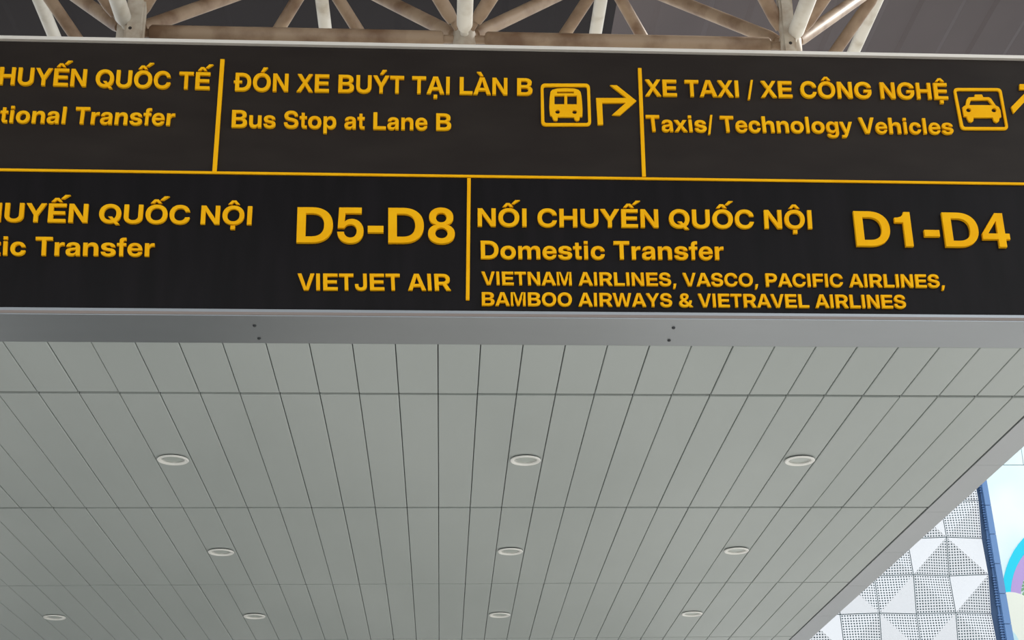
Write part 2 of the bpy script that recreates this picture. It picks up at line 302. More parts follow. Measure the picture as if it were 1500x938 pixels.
GLYPH = json.loads('''{"&":[1498,[[666,1508,600,1505,539,1496,481,1481,428,1459,379,1432,336,1401,299,1365,268,1325,243,1281,225,1234,214,1184,211,1131,213,1090,220,1050,231,1011,247,973,290,899,317,861,379,789,283,726,202,664,141,603,99,540,84,507,74,472,68,435,66,396,70,338,83,283,104,231,135,182,173,137,218,98,270,63,330,33,396,9,467,-8,544,-19,627,-22,687,-20,746,-14,805,-3,864,12,922,31,975,54,1025,81,1058,103,1162,0,1515,0,1262,258,1303,310,1330,355,1353,402,1372,450,1387,501,1399,554,1408,608,1413,663,1415,719,1134,719,1131,668,1124,618,1111,570,1092,524,1060,464,776,754,912,843,945,868,1000,920,1024,948,1044,976,1061,1005,1086,1065,1099,1128,1101,1161,1097,1209,1087,1254,1070,1297,1047,1338,1017,1375,982,1408,942,1437,896,1462,845,1482,790,1497,730,1505],[392,410,394,438,401,464,412,489,449,533,473,555,549,609,876,283,824,255,780,238,736,226,691,219,645,216,610,218,577,223,545,231,516,242,488,256,464,272,443,291,410,334,400,358,394,383],[547,1230,581,1252,600,1260,666,1270,702,1267,734,1260,761,1248,785,1232,804,1212,818,1191,826,1168,828,1131,817,1091,791,1051,766,1024,733,998,612,926,553,995,513,1062,502,1105,500,1127,506,1167,512,1185,522,1202]]],",":[577,[[460,243,162,243,85,-312,301,-312]]],"-":[691,[[56,433,56,716,635,716,635,433]]],"/":[577,[[3,-224,202,-224,574,1560,375,1560]]],"1":[1154,[[137,1023,137,1228,270,1239,390,1281,467,1360,504,1484,751,1484,751,0,452,0,452,1023]]],"4":[1154,[[56,335,56,596,623,1490,932,1490,932,592,1096,592,1096,335,932,335,932,0,641,0,641,335],[641,592,641,1140,293,592]]],"5":[1154,[[830,45,882,82,927,125,966,174,999,230,1025,292,1044,357,1055,427,1059,502,1057,555,1051,606,1040,655,1025,702,1007,747,985,789,961,827,933,863,902,896,869,924,833,949,796,970,756,986,715,998,673,1005,630,1007,590,1005,552,1000,516,991,482,978,449,961,419,941,363,889,386,1241,983,1241,983,1490,149,1490,109,618,354,618,367,653,386,684,409,711,437,733,469,751,504,764,542,772,583,775,615,772,645,766,673,754,699,739,722,719,743,696,761,670,777,640,789,607,798,572,803,534,805,494,803,455,798,418,789,383,776,350,760,321,742,295,721,272,697,252,670,237,641,226,611,219,578,217,546,219,516,225,488,234,461,248,437,265,415,285,396,308,379,334,365,362,355,392,348,424,345,458,91,458,98,388,112,323,133,262,161,206,195,155,235,110,280,71,331,38,386,12,446,-7,509,-18,577,-22,647,-18,713,-5,774,16]]],"8":[1154,[[739,261,718,243,668,215,609,201,544,201,485,215,435,243,414,261,395,282,380,305,367,331,358,359,353,389,351,421,353,454,358,485,380,540,396,565,436,605,460,622,515,644,545,649,576,651,608,649,639,644,693,622,717,605,757,565,773,540,785,513,794,485,800,454,802,421,800,390,795,360,786,332,758,282],[169,653,143,619,122,581,104,540,92,496,85,450,82,400,86,339,98,282,117,229,144,179,179,133,219,94,265,59,318,29,376,6,438,-11,505,-21,576,-24,648,-21,715,-11,777,6,835,29,888,59,934,94,975,133,1009,179,1036,229,1056,282,1068,339,1071,400,1069,450,1062,496,1049,540,1032,581,1010,619,985,653,955,684,922,711,885,734,845,752,802,766,759,775,815,790,868,813,914,845,954,885,986,933,1009,986,1023,1045,1027,1110,1024,1168,1013,1223,995,1274,970,1321,939,1364,903,1402,860,1435,812,1463,759,1485,703,1501,642,1511,576,1514,512,1511,452,1501,395,1485,342,1463,294,1434,252,1401,215,1363,183,1320,158,1272,140,1222,129,1167,126,1110,130,1045,144,985,167,932,199,885,239,845,286,813,338,789,395,775,351,766,309,752,269,734,232,711,199,684],[420,1211,436,1230,474,1260,497,1271,522,1279,548,1284,605,1284,631,1279,656,1271,679,1260,717,1230,733,1211,757,1166,769,1112,769,1053,757,1000,733,954,699,918,678,904,656,893,631,885,576,879,522,885,497,893,475,904,454,918,420,954,396,1000,384,1053,382,1083,384,1112,396,1166]]],"A":[1498,[[750,1214,899,725,950,571,545,571,668,944],[9,0,350,0,461,325,1031,325,1139,0,1489,0,952,1490,546,1490]]],"B":[1498,[[778,1248,832,1245,881,1235,923,1219,959,1197,987,1169,1008,1137,1020,1100,1025,1059,1023,1031,1017,1005,1008,981,995,959,979,939,959,921,936,906,881,883,849,876,815,872,468,871,468,1248],[1418,303,1431,360,1435,420,1432,471,1423,519,1408,563,1387,603,1360,639,1330,672,1295,700,1255,724,1213,744,1168,760,1120,771,1070,777,1156,806,1195,824,1230,844,1262,868,1290,894,1315,923,1335,955,1352,989,1363,1026,1370,1065,1372,1107,1368,1163,1356,1215,1335,1263,1306,1308,1269,1348,1225,1384,1173,1415,1113,1442,1046,1463,972,1478,891,1487,803,1490,126,1490,126,0,842,0,934,3,1019,13,1097,30,1167,53,1229,82,1283,117,1329,156,1367,201,1397,250],[468,639,842,638,881,633,917,625,950,614,979,601,1005,585,1027,566,1045,545,1060,521,1070,495,1076,467,1078,437,1074,393,1060,354,1036,321,1003,293,962,271,914,255,857,245,794,242,468,242]]],"C":[1498,[[1107,461,1080,407,1046,359,1005,320,958,288,904,266,845,252,781,248,719,252,662,263,610,282,562,309,520,342,482,382,450,429,423,481,402,539,387,602,378,671,375,744,378,818,387,886,403,950,424,1008,450,1061,483,1107,520,1147,563,1181,610,1208,663,1227,719,1238,781,1242,845,1238,905,1224,959,1201,1006,1170,1047,1130,1081,1082,1095,1056,1117,997,1124,965,1438,965,1426,1026,1410,1084,1389,1139,1364,1191,1334,1240,1300,1285,1263,1326,1221,1364,1176,1398,1128,1428,1076,1454,1021,1475,964,1492,904,1504,841,1512,777,1514,676,1508,582,1491,493,1462,409,1421,333,1369,265,1308,206,1236,156,1155,115,1065,86,966,69,859,63,744,69,630,87,524,115,425,156,335,206,254,265,183,333,121,409,69,493,29,582,-1,676,-18,777,-24,841,-22,904,-14,964,-2,1021,15,1076,36,1127,61,1176,91,1221,125,1263,163,1300,204,1334,249,1364,298,1389,350,1410,405,1426,462,1438,523,1125,523]]],"D":[1498,[[1427,856,1409,959,1380,1054,1340,1142,1288,1220,1227,1290,1156,1349,1076,1399,986,1439,889,1467,784,1484,671,1490,116,1490,116,0,665,0,780,6,887,23,985,51,1075,91,1156,141,1227,201,1288,271,1340,349,1380,437,1409,532,1427,635,1432,746],[1081,954,1097,890,1106,821,1109,746,1106,671,1097,601,1081,538,1059,480,1031,429,996,385,955,347,907,316,853,291,791,273,723,263,648,259,437,259,437,1231,651,1231,725,1227,792,1217,853,1199,908,1175,955,1143,996,1106,1031,1061,1059,1011]]],"E":[1384,[[466,1226,1312,1226,1312,1490,124,1490,124,0,1312,0,1312,264,466,264,466,624,1248,624,1248,881,466,881]]],"F":[1268,[[446,1226,1220,1226,1220,1490,118,1490,118,0,446,0,446,604,1168,604,1168,860,446,860]]],"G":[1614,[[864,792,864,558,1212,558,1209,518,1200,475,1185,435,1164,398,1138,365,1107,335,1072,309,1032,287,988,270,940,258,890,250,835,248,770,251,709,263,653,282,602,308,556,342,515,381,481,428,452,480,429,538,412,602,402,670,399,744,402,818,412,887,429,951,451,1009,480,1062,515,1108,555,1148,601,1181,651,1208,707,1227,767,1239,832,1242,900,1238,963,1225,1019,1203,1069,1174,1111,1137,1129,1117,1160,1070,1181,1019,1189,991,1524,991,1513,1048,1497,1103,1476,1155,1449,1204,1416,1250,1380,1293,1339,1333,1295,1369,1246,1402,1194,1431,1139,1456,1080,1476,1019,1493,955,1505,890,1512,822,1514,717,1508,618,1491,524,1462,436,1421,355,1369,283,1308,220,1236,166,1155,123,1065,92,966,74,859,67,744,73,633,91,528,121,431,163,341,216,259,278,187,349,125,430,72,519,30,614,0,717,-18,827,-24,927,-19,1022,-4,1111,21,1193,56,1269,99,1336,150,1394,209,1444,276,1484,349,1512,428,1529,512,1535,602,1535,792]]],"H":[1498,[[1072,892,427,892,427,1490,113,1490,113,0,427,0,427,628,1072,628,1072,0,1385,0,1385,1490,1072,1490]]],"I":[577,[[133,0,133,1490,444,1490,444,0]]],"J":[1154,[[501,241,463,251,430,268,402,292,379,322,363,358,353,400,350,449,350,552,59,552,59,451,67,344,92,249,133,168,190,100,261,47,345,8,440,-15,548,-22,657,-15,755,8,840,46,913,99,971,166,1013,246,1038,339,1046,445,1046,1490,738,1490,738,449,734,400,725,358,708,322,685,292,657,268,624,251,586,241,544,237]]],"L":[1268,[[466,1490,124,1490,124,0,1218,0,1218,264,466,264]]],"M":[1728,[[747,0,983,0,1274,888,1349,1154,1338,708,1338,0,1623,0,1623,1490,1199,1490,946,713,866,423,761,796,529,1490,105,1490,105,0,390,0,381,1134,490,759]]],"N":[1498,[[620,690,1058,0,1386,0,1386,1490,1076,1490,1081,453,922,728,439,1490,112,1490,112,0,422,0,418,976,415,1039]]],"O":[1614,[[1398,254,1451,335,1493,425,1524,524,1542,630,1548,744,1542,859,1524,966,1493,1064,1451,1155,1398,1236,1336,1308,1266,1369,1186,1421,1100,1462,1008,1491,910,1508,807,1514,704,1508,607,1491,515,1462,428,1421,349,1369,278,1308,216,1236,163,1155,121,1064,91,966,72,859,66,744,72,630,91,524,121,426,163,336,216,254,278,183,349,121,428,70,515,29,607,-1,704,-18,807,-24,910,-18,1008,-1,1100,28,1186,69,1266,121,1336,182],[509,1113,549,1152,593,1184,641,1210,693,1228,749,1239,807,1242,866,1239,922,1228,974,1210,1022,1184,1066,1152,1105,1113,1139,1067,1168,1014,1192,956,1208,891,1218,820,1221,744,1218,668,1208,598,1192,534,1168,475,1139,423,1105,377,1066,338,1022,306,974,280,922,262,866,251,807,248,749,251,693,262,641,280,593,306,549,338,509,377,475,423,446,475,423,534,406,598,396,668,393,744,396,820,406,891,423,956,446,1014,475,1067]]],"P":[1384,[[448,0,448,512,744,512,831,516,912,527,987,546,1056,572,1118,605,1173,644,1220,690,1260,742,1291,799,1314,861,1327,929,1332,1001,1327,1074,1314,1141,1292,1204,1261,1261,1221,1313,1175,1358,1120,1397,1059,1430,990,1456,915,1475,835,1486,748,1490,119,1490,119,0],[1009,1001,1007,967,1001,935,990,906,975,879,956,854,934,833,907,814,878,799,845,786,809,777,769,772,727,770,448,770,448,1232,727,1232,769,1230,809,1225,845,1216,878,1204,934,1170,956,1148,975,1124,990,1097,1001,1068,1007,1036]]],"Q":[1614,[[446,475,423,534,406,598,396,668,393,744,396,820,406,891,423,956,446,1014,475,1067,509,1113,549,1152,593,1184,641,1210,693,1228,749,1239,807,1242,866,1239,922,1228,974,1210,1022,1184,1066,1152,1105,1113,1139,1067,1168,1014,1192,956,1208,891,1218,820,1221,744,1218,668,1208,598,1192,534,1168,475,1139,423,1105,377,1084,356,956,512,681,512,887,255,866,251,807,248,749,251,693,262,641,280,593,306,549,338,509,377,475,423],[91,524,121,426,163,336,216,254,278,183,349,121,428,70,515,29,607,-1,704,-18,807,-24,910,-18,1008,-1,1082,22,1203,-124,1498,-124,1280,133,1336,182,1398,254,1451,335,1493,425,1524,524,1542,630,1548,744,1542,859,1524,966,1493,1064,1451,1155,1398,1236,1336,1308,1266,1369,1186,1421,1100,1462,1008,1491,910,1508,807,1514,704,1508,607,1491,515,1462,428,1421,349,1369,278,1308,216,1236,163,1155,121,1064,91,966,72,859,66,744,72,630]]],"R":[1498,[[1071,1001,1068,967,1062,935,1051,906,1035,878,1015,853,991,832,964,813,933,797,898,784,860,775,819,770,775,768,471,768,471,1234,774,1234,818,1232,860,1227,898,1218,932,1205,963,1189,991,1171,1015,1149,1035,1125,1050,1097,1062,1068,1068,1036],[1331,746,1365,802,1390,864,1405,930,1409,1001,1405,1074,1391,1141,1367,1204,1335,1261,1294,1313,1244,1358,1187,1397,1122,1430,1050,1456,972,1475,887,1486,796,1490,125,1490,125,0,471,0,471,521,778,521,1075,0,1447,0,1110,579,1177,612,1236,650,1288,695]]],"S":[1384,[[522,1224,583,1248,652,1260,690,1261,749,1257,802,1246,850,1227,891,1200,925,1167,950,1128,967,1083,975,1033,1274,1033,1267,1105,1252,1172,1229,1234,1197,1291,1158,1341,1111,1386,1057,1424,996,1456,928,1481,854,1500,774,1510,688,1514,604,1510,524,1500,450,1482,381,1457,319,1426,264,1389,217,1347,176,1299,144,1246,121,1188,107,1127,103,1061,110,985,131,916,166,853,215,798,278,750,356,709,449,675,556,647,765,603,845,579,906,552,931,537,951,521,967,504,979,485,988,465,994,443,993,392,986,366,975,341,959,319,915,281,887,265,856,252,785,234,744,230,654,231,610,236,569,246,531,260,498,277,468,298,442,322,421,349,404,380,391,413,384,449,380,489,73,489,78,411,92,339,115,273,147,212,188,158,238,111,296,70,361,37,435,10,516,-9,604,-20,699,-24,790,-20,876,-10,954,8,1026,32,1091,63,1148,100,1196,143,1237,192,1270,247,1293,307,1306,371,1311,440,1309,481,1304,520,1295,557,1283,591,1267,624,1247,654,1224,683,1197,710,1166,735,1131,758,1049,799,1002,817,895,848,643,903,566,926,507,951,464,980,437,1014,428,1033,423,1054,421,1076,424,1102,430,1127,441,1150,456,1172,475,1192,497,1209]]],"T":[1268,[[43,1226,485,1226,485,0,784,0,784,1226,1224,1226,1224,1490,43,1490]]],"U":[1498,[[447,424,435,461,427,501,424,544,424,1490,112,1490,112,519,117,441,132,368,156,299,191,236,234,178,286,127,345,82,413,45,488,15,569,-7,656,-20,749,-24,843,-20,930,-7,1011,15,1085,45,1153,82,1213,127,1264,178,1307,235,1342,299,1367,368,1381,441,1386,519,1386,1490,1074,1490,1074,544,1071,501,1064,461,1051,423,1034,388,1012,356,985,327,955,303,921,281,883,264,842,252,797,245,749,242,702,245,657,252,616,264,578,281,544,303,513,328,487,356,465,388]]],"V":[1384,[[700,281,561,765,329,1490,9,1490,510,0,885,0,1375,1490,1059,1490,815,696]]],"W":[1959,[[937,859,979,1062,1033,813,1236,0,1565,0,1950,1490,1635,1490,1410,474,1389,360,1306,750,1130,1490,829,1490,601,520,569,358,491,750,323,1490,9,1490,393,0,723,0]]],"X":[1384,[[1028,0,1373,0,863,771,1330,1490,1001,1490,695,1007,555,1237,395,1490,57,1490,530,762,11,0,348,0,692,526,759,418]]],"Y":[1384,[[698,863,602,1043,354,1490,9,1490,549,557,549,0,843,0,843,557,1375,1490,1032,1490,759,981]]],"a":[1154,[[754,0,1047,0,1047,716,1045,757,1040,796,1030,833,1017,868,979,930,954,957,926,982,895,1004,860,1023,822,1040,736,1064,688,1072,637,1077,584,1078,513,1075,447,1067,386,1054,330,1034,280,1010,236,982,198,949,166,911,139,869,120,824,106,774,100,722,382,722,385,742,400,778,424,808,439,821,477,842,523,855,575,859,626,855,649,850,688,833,718,810,730,796,745,764,751,720,749,704,744,690,737,679,711,661,669,648,403,614,325,598,254,575,221,560,191,543,163,523,139,501,117,475,99,447,84,415,73,380,67,341,65,298,68,247,77,201,92,160,113,122,139,89,170,61,205,37,245,17,288,2,334,-9,383,-15,436,-18,512,-13,578,2,633,27,658,42,700,80,735,124,750,149,754,149],[738,485,753,492,753,386,751,358,746,332,737,307,725,284,709,263,690,244,668,227,616,201,586,193,553,188,471,190,431,201,398,218,384,229,364,256,357,271,352,306,354,326,366,361,390,389,424,411,465,428,511,440,682,470]]],"c":[1154,[[793,339,776,305,755,276,729,253,698,234,663,221,601,214,564,217,531,224,500,236,472,252,446,274,424,299,405,328,389,361,376,398,367,438,362,481,360,527,362,574,367,617,376,657,389,694,405,728,424,757,446,782,472,803,500,820,531,832,564,839,601,842,644,839,682,829,731,803,769,766,788,735,802,700,810,661,1100,661,1094,706,1084,750,1071,791,1053,830,1031,867,1006,901,978,933,947,963,912,989,874,1012,834,1032,791,1049,745,1063,698,1072,648,1078,596,1080,518,1076,446,1063,378,1041,315,1010,257,972,207,926,163,874,126,815,97,751,76,681,63,606,59,527,63,448,76,374,97,304,126,240,163,181,207,129,257,84,315,46,378,15,446,-7,518,-20,596,-24,649,-22,699,-16,747,-6,793,7,836,24,877,45,915,68,950,95,982,125,1010,157,1035,192,1056,229,1073,268,1086,309,1095,352,1100,397,809,397]]],"e":[1154,[[1076,281,1089,332,819,332,801,294,775,261,741,234,700,214,677,206,625,198,559,199,523,205,491,216,461,231,435,249,412,271,392,297,375,326,353,392,347,454,1100,454,1100,533,1097,592,1090,649,1079,703,1062,754,1041,802,1017,847,988,889,956,927,919,962,880,992,837,1018,791,1040,742,1058,690,1070,635,1078,578,1080,504,1076,435,1062,370,1040,309,1009,253,970,204,925,161,872,125,813,96,749,75,679,62,606,58,527,62,449,75,376,95,307,124,242,160,183,203,131,252,85,309,47,371,16,438,-6,511,-20,588,-24,651,-21,711,-13,768,2,823,21,874,46,920,76,962,109,999,147,1031,188,1057,233],[737,807,759,786,778,762,795,735,807,705,816,672,821,642,349,642,353,672,362,705,375,735,391,762,410,786,432,807,458,824,486,838,516,848,549,854,584,856,620,854,653,848,684,838,712,824]]],"f":[691,[[459,1173,471,1217,482,1232,496,1244,514,1252,536,1257,655,1259,655,1490,502,1490,453,1488,407,1482,366,1471,329,1457,297,1438,269,1415,245,1389,225,1358,210,1323,199,1284,192,1241,190,1056,16,1056,16,825,190,825,190,0,458,0,458,825,655,825,655,1056,458,1056]]],"g":[1268,[[841,-405,904,-383,961,-356,1011,-321,1055,-279,1092,-230,1122,-174,1143,-111,1155,-39,1160,41,1160,1056,858,1056,857,903,819,957,773,1001,721,1035,663,1059,600,1073,566,1077,531,1078,464,1074,400,1061,341,1039,286,1009,235,971,191,926,152,875,120,817,94,754,75,686,64,613,60,536,64,459,75,388,93,321,119,258,151,201,190,150,234,106,284,68,340,38,400,17,464,4,533,-1,603,4,667,18,725,43,776,77,820,123,858,179,858,17,854,-36,842,-83,823,-123,797,-156,763,-182,723,-200,677,-211,624,-215,546,-207,502,-192,465,-171,435,-143,415,-110,408,-90,114,-90,125,-140,141,-186,163,-230,191,-270,225,-306,264,-338,310,-366,361,-389,418,-408,481,-421,550,-429,624,-432,701,-429,773,-420],[435,765,458,789,484,809,512,824,543,835,577,842,612,844,650,842,685,835,717,823,748,807,775,786,799,762,820,733,837,701,851,665,861,626,867,585,869,540,867,495,861,454,851,415,837,379,820,347,799,318,775,293,748,273,717,256,685,244,650,237,612,235,577,237,543,244,512,255,484,271,458,291,435,315,415,343,398,375,385,411,376,450,370,493,368,540,370,587,376,630,385,669,398,705,415,737]]],"h":[1268,[[527,799,553,810,580,818,641,824,687,820,728,810,763,793,793,769,816,738,833,701,843,657,846,607,846,0,1157,0,1157,661,1154,726,1145,785,1130,839,1109,888,1082,932,1051,970,1014,1002,973,1030,927,1051,877,1066,823,1075,765,1078,693,1073,627,1059,568,1034,515,1000,469,957,422,896,422,1490,110,1490,110,0,422,0,423,626,437,693,449,721,465,746,483,767,504,785]]],"i":[577,[[143,0,143,1105,434,1105,434,0],[143,1243,143,1490,434,1490,434,1243]]],"l":[577,[[143,0,143,1490,434,1490,434,0]]],"m":[1845,[[406,0,406,623,408,656,413,686,421,714,432,739,446,761,481,796,502,810,524,821,548,829,599,835,637,832,671,822,701,807,728,786,750,759,765,728,775,693,778,654,778,0,1067,0,1068,665,1080,717,1090,740,1118,780,1156,810,1178,821,1228,833,1256,835,1293,832,1327,823,1358,808,1386,788,1409,761,1425,729,1435,690,1438,646,1438,0,1738,0,1738,700,1735,758,1726,812,1712,861,1691,905,1665,945,1635,980,1601,1009,1562,1034,1520,1053,1475,1067,1427,1075,1376,1078,1333,1076,1292,1070,1252,1060,1214,1047,1177,1029,1144,1009,1114,985,1086,957,1062,927,1042,893,1033,872,1009,926,977,970,936,1008,888,1039,837,1061,781,1074,722,1078,684,1076,648,1071,612,1062,578,1050,545,1034,513,1014,484,991,458,964,433,933,412,899,396,866,396,1056,106,1056,106,0]]],"n":[1268,[[527,799,553,810,580,818,641,824,687,820,728,810,763,793,793,769,816,738,833,701,843,657,846,607,846,0,1157,0,1157,661,1154,726,1145,785,1130,839,1109,888,1082,932,1051,970,1014,1002,973,1030,927,1051,877,1066,823,1075,765,1078,693,1073,627,1059,568,1034,515,1000,469,957,428,906,417,887,417,1056,110,1056,110,0,422,0,423,626,437,693,449,721,465,746,483,767,504,785]]],"o":[1268,[[1095,179,1134,238,1166,302,1188,372,1202,447,1206,527,1202,607,1188,682,1166,752,1134,817,1095,876,1048,928,994,973,934,1011,867,1041,794,1063,717,1076,634,1080,551,1076,474,1063,402,1041,335,1011,274,973,220,928,173,876,134,817,102,752,80,682,66,607,62,527,66,447,80,372,102,302,134,238,173,179,220,128,274,83,335,45,402,15,474,-7,551,-20,634,-24,717,-20,794,-7,867,15,934,45,994,83,1048,128],[449,758,473,783,500,803,530,820,563,831,597,838,634,841,671,838,706,831,738,820,768,803,795,782,819,757,840,729,857,696,871,659,881,619,887,575,889,527,887,480,881,437,871,396,857,360,840,327,819,298,795,273,768,252,738,236,706,225,671,218,634,215,597,218,562,225,530,236,500,252,473,273,449,298,428,327,411,359,397,396,387,436,381,480,379,527,381,575,387,619,397,659,411,696,428,729]]],"p":[1268,[[448,332,430,365,416,401,406,441,400,484,398,529,400,575,406,617,416,657,430,693,448,726,469,755,493,780,521,801,551,818,583,830,618,837,656,840,692,837,725,831,756,819,785,803,811,783,833,758,853,730,870,697,883,661,892,621,898,577,900,529,898,482,892,438,883,397,870,361,853,328,833,299,811,275,785,254,756,238,725,227,692,220,656,218,618,220,583,227,551,239,521,256,493,277,469,303],[868,1061,805,1074,737,1078,668,1074,605,1060,546,1037,495,1005,450,964,430,939,413,913,409,913,409,1056,108,1056,108,-418,413,-418,413,158,416,158,433,129,472,80,495,58,545,23,603,-2,633,-11,699,-21,734,-22,804,-18,869,-5,929,17,984,47,1034,85,1078,130,1117,181,1149,240,1175,304,1193,374,1204,449,1208,529,1204,608,1193,682,1174,751,1148,815,1115,874,1077,926,1033,970,983,1009,928,1039]]],"r":[807,[[421,572,423,611,429,646,438,677,450,706,466,731,484,753,506,772,530,788,556,800,583,808,613,813,778,810,778,1061,686,1063,633,1060,586,1052,545,1038,510,1017,479,991,453,959,431,921,414,876,411,876,411,1056,110,1056,110,0,421,0]]],"s":[1154,[[759,612,511,658,483,667,439,690,423,704,412,720,405,738,403,757,405,780,414,801,429,820,450,837,475,851,505,861,540,867,579,869,619,866,656,858,688,845,717,827,741,804,758,779,768,751,772,721,1067,721,1062,774,1049,824,1029,869,1002,911,967,949,927,982,881,1011,829,1035,771,1054,708,1067,641,1076,570,1078,498,1076,431,1068,369,1055,312,1037,260,1014,215,987,177,956,144,921,118,882,100,839,89,794,85,746,90,687,107,635,134,587,171,546,220,510,278,480,346,456,424,438,658,395,713,376,734,364,751,350,763,334,771,316,773,296,770,273,760,252,745,233,722,216,695,203,662,193,625,187,582,185,538,188,499,195,465,207,436,224,412,245,393,270,380,299,373,332,59,332,68,277,84,227,107,181,139,139,176,101,220,68,269,40,324,17,384,-2,448,-15,516,-23,588,-26,661,-23,729,-15,793,-1,852,18,906,41,954,70,996,102,1031,139,1060,180,1080,224,1092,272,1096,323,1091,379,1075,428,1050,472,1014,510,967,543,909,571,840,594]]],"t":[691,[[183,825,183,280,188,213,202,155,226,107,258,68,301,38,355,17,419,4,650,0,650,231,547,231,501,237,484,243,472,252,464,264,457,281,452,326,452,825,650,825,650,1056,452,1056,452,1344,183,1344,183,1056,16,1056,16,825]]],"u":[1268,[[452,318,435,356,425,399,422,449,422,1056,110,1056,110,395,113,331,123,272,138,217,159,168,185,125,217,86,254,54,296,26,342,5,392,-10,445,-19,502,-22,575,-17,641,-3,701,22,753,56,799,100,840,150,851,169,851,0,1157,0,1157,1056,846,1056,845,430,831,363,818,335,803,310,785,289,764,271,741,257,715,246,688,238,627,232,581,236,541,246,505,263,476,288]]],"x":[1154,[[582,734,475,908,378,1056,40,1056,409,538,12,0,350,0,526,258,579,343,692,162,802,0,1141,0,750,545,1124,1056,791,1056,629,810]]],"y":[1154,[[611,-277,632,-243,669,-163,1142,1056,831,1056,605,395,578,306,506,534,326,1056,12,1056,426,4,374,-125,358,-150,327,-174,301,-182,269,-185,132,-185,132,-418,330,-418,371,-416,409,-411,445,-403,478,-391,508,-376,564,-334]]]}''')
CAP = 1490.0
def sq(x0, x1, y0, y1): return [(x0, y0), (x1, y0), (x1, y1), (x0, y1)]
ACC = {
 'hat': lambda c: [[(c-.27, 1.085), (c-.115, 1.085), (c, 1.20), (c+.115, 1.085), (c+.27, 1.085), (c+.09, 1.30), (c-.09, 1.30)]],
 'hat_acute': lambda c: [[(c-.30, 1.085), (c-.15, 1.085), (c-.04, 1.19), (c+.07, 1.085), (c+.22, 1.085), (c+.05, 1.30), (c-.13, 1.30)],
                         [(c+.12, 1.255), (c+.26, 1.255), (c+.54, 1.47), (c+.31, 1.47)]],
 'acute': lambda c: [[(c-.08, 1.07), (c+.08, 1.07), (c+.31, 1.33), (c+.07, 1.33)]],
 'grave': lambda c: [[(c-.31, 1.33), (c-.07, 1.33), (c+.08, 1.07), (c-.08, 1.07)]],
 'dot': lambda c: [sq(c-.105, c+.105, -.265, -.06)],
}
COMP = {'Ố': 'O+hat_acute', 'Ế': 'E+hat_acute', 'Ó': 'O+acute', 'Ý': 'Y+acute', 'Ạ': 'A+dot', 'À': 'A+grave', 'Ô': 'O+hat', 'Ệ': 'E+hat+dot', 'Ộ': 'O+hat+dot', 'Đ': 'D+stroke'}
def layout(s):
    """loops in units of cap height, and the ink range of every character"""
    x = 0; loops = []; ink = []
    for ch in s:
        if ch == ' ': x += .385; ink.append(None); loops.append([]); continue
        parts = COMP.get(ch, ch).split('+') if ch in COMP else [ch]
        adv, cs = GLYPH[parts[0]]
        ls = [[(c[i]/CAP+x, c[i+1]/CAP) for i in range(0, len(c), 2)] for c in cs]
        x0 = min(p[0] for l in ls for p in l); x1 = max(p[0] for l in ls for p in l)
        c = (x0+x1)/2
        for a in parts[1:]:
            if a == 'stroke':                       # merge the bar of the crossed D into its outline
                o = max(ls, key=len); ii = [k for k in range(len(o)) if abs(o[k][0]-x0) < .01]
                b0, b1 = .44, .565
                k = next(k for k in ii if (k+1) % len(o) in ii)
                up_ = o[(k+1) % len(o)][1] > o[k][1]
                st = [(x0, b0), (x0-.085, b0), (x0-.085, b1), (x0, b1)]
                ls[ls.index(o)] = o[:k+1]+(st if up_ else st[::-1])+o[k+1:]
                h = min(ls, key=lambda l: max(p[0] for p in l)-min(p[0] for p in l))
                hx = min(p[0] for p in h); ii = [k for k in range(len(h)) if abs(h[k][0]-hx) < .01]
                k = next(k for k in ii if (k+1) % len(h) in ii)
                up_ = h[(k+1) % len(h)][1] > h[k][1]
                st = [(hx, b0), (hx+.16, b0), (hx+.16, b1), (hx, b1)]
                ls[ls.index(h)] = h[:k+1]+(st if up_ else st[::-1])+h[k+1:]
            else: ls += ACC[a](c)
        loops.append(ls); ink.append((x0, x1)); x += adv/CAP
    return loops, ink
def lettering(full, sub, TL, BL, TR, BR, label=None, deep=.016):
    """sub is the stretch of the line whose four corners are known on the board"""
    per, ink = layout(full)
    i = full.index(sub); a = ink[i][0]; b = ink[i+len(sub)-1][1]
    P = [on_y(*q, YF) for q in (BL, BR, TL, TR)]
    P = [Vector((p.x, p.z)) for p in P]
    def warp(u, v):
        u = (u-a)/(b-a)
        return tuple((P[0]*(1-u)+P[1]*u)*(1-v)+(P[2]*(1-u)+P[3]*u)*v)
    n = 0
    for word in full.split(' '):                    # one mesh per word
        ls = [l for k in range(n, n+len(word)) for l in per[k]]; n += len(word)+1
        o = relief('lettering', [[warp(*p) for p in l] for l in ls], YB, deep, .0022, MT['gold'], sign)
        if label: o['label'] = label
lettering('NỐI CHUYẾN QUỐC TẾ', 'HUYẾN QUỐC TẾ', (1, 99), (-2, 124.5), (308.5, 107), (307, 132))
lettering('International Transfer', 'tional Transfer', (2.3, 155.7), (-1, 180.3), (257.8, 160), (255, 184.6))
lettering('ĐÓN XE BUÝT TẠI LÀN B', 'ĐÓN XE BUÝT TẠI LÀN B', (345.5, 107.5), (344.2, 133.7), (780, 115.8), (780, 140.3))
lettering('Bus Stop at Lane B', 'Bus Stop at Lane B', (340.3, 162), (339.2, 187.2), (661, 167.3), (661, 191.7))
lettering('XE TAXI / XE CÔNG NGHỆ', 'XE TAXI / XE CÔNG NGHỆ', (943.8, 117.2), (945, 141.2), (1386, 122.7), (1389, 146.2))
lettering('Taxis/ Technology Vehicles', 'Taxis/ Technology Vehicles', (945.3, 169.3), (948, 193.2), (1394, 174.5), (1397, 197.2))
lettering('NỐI CHUYẾN QUỐC NỘI', 'UYẾN QUỐC NỘI', (8.5, 298), (6, 325.5), (370, 303), (368.3, 330))
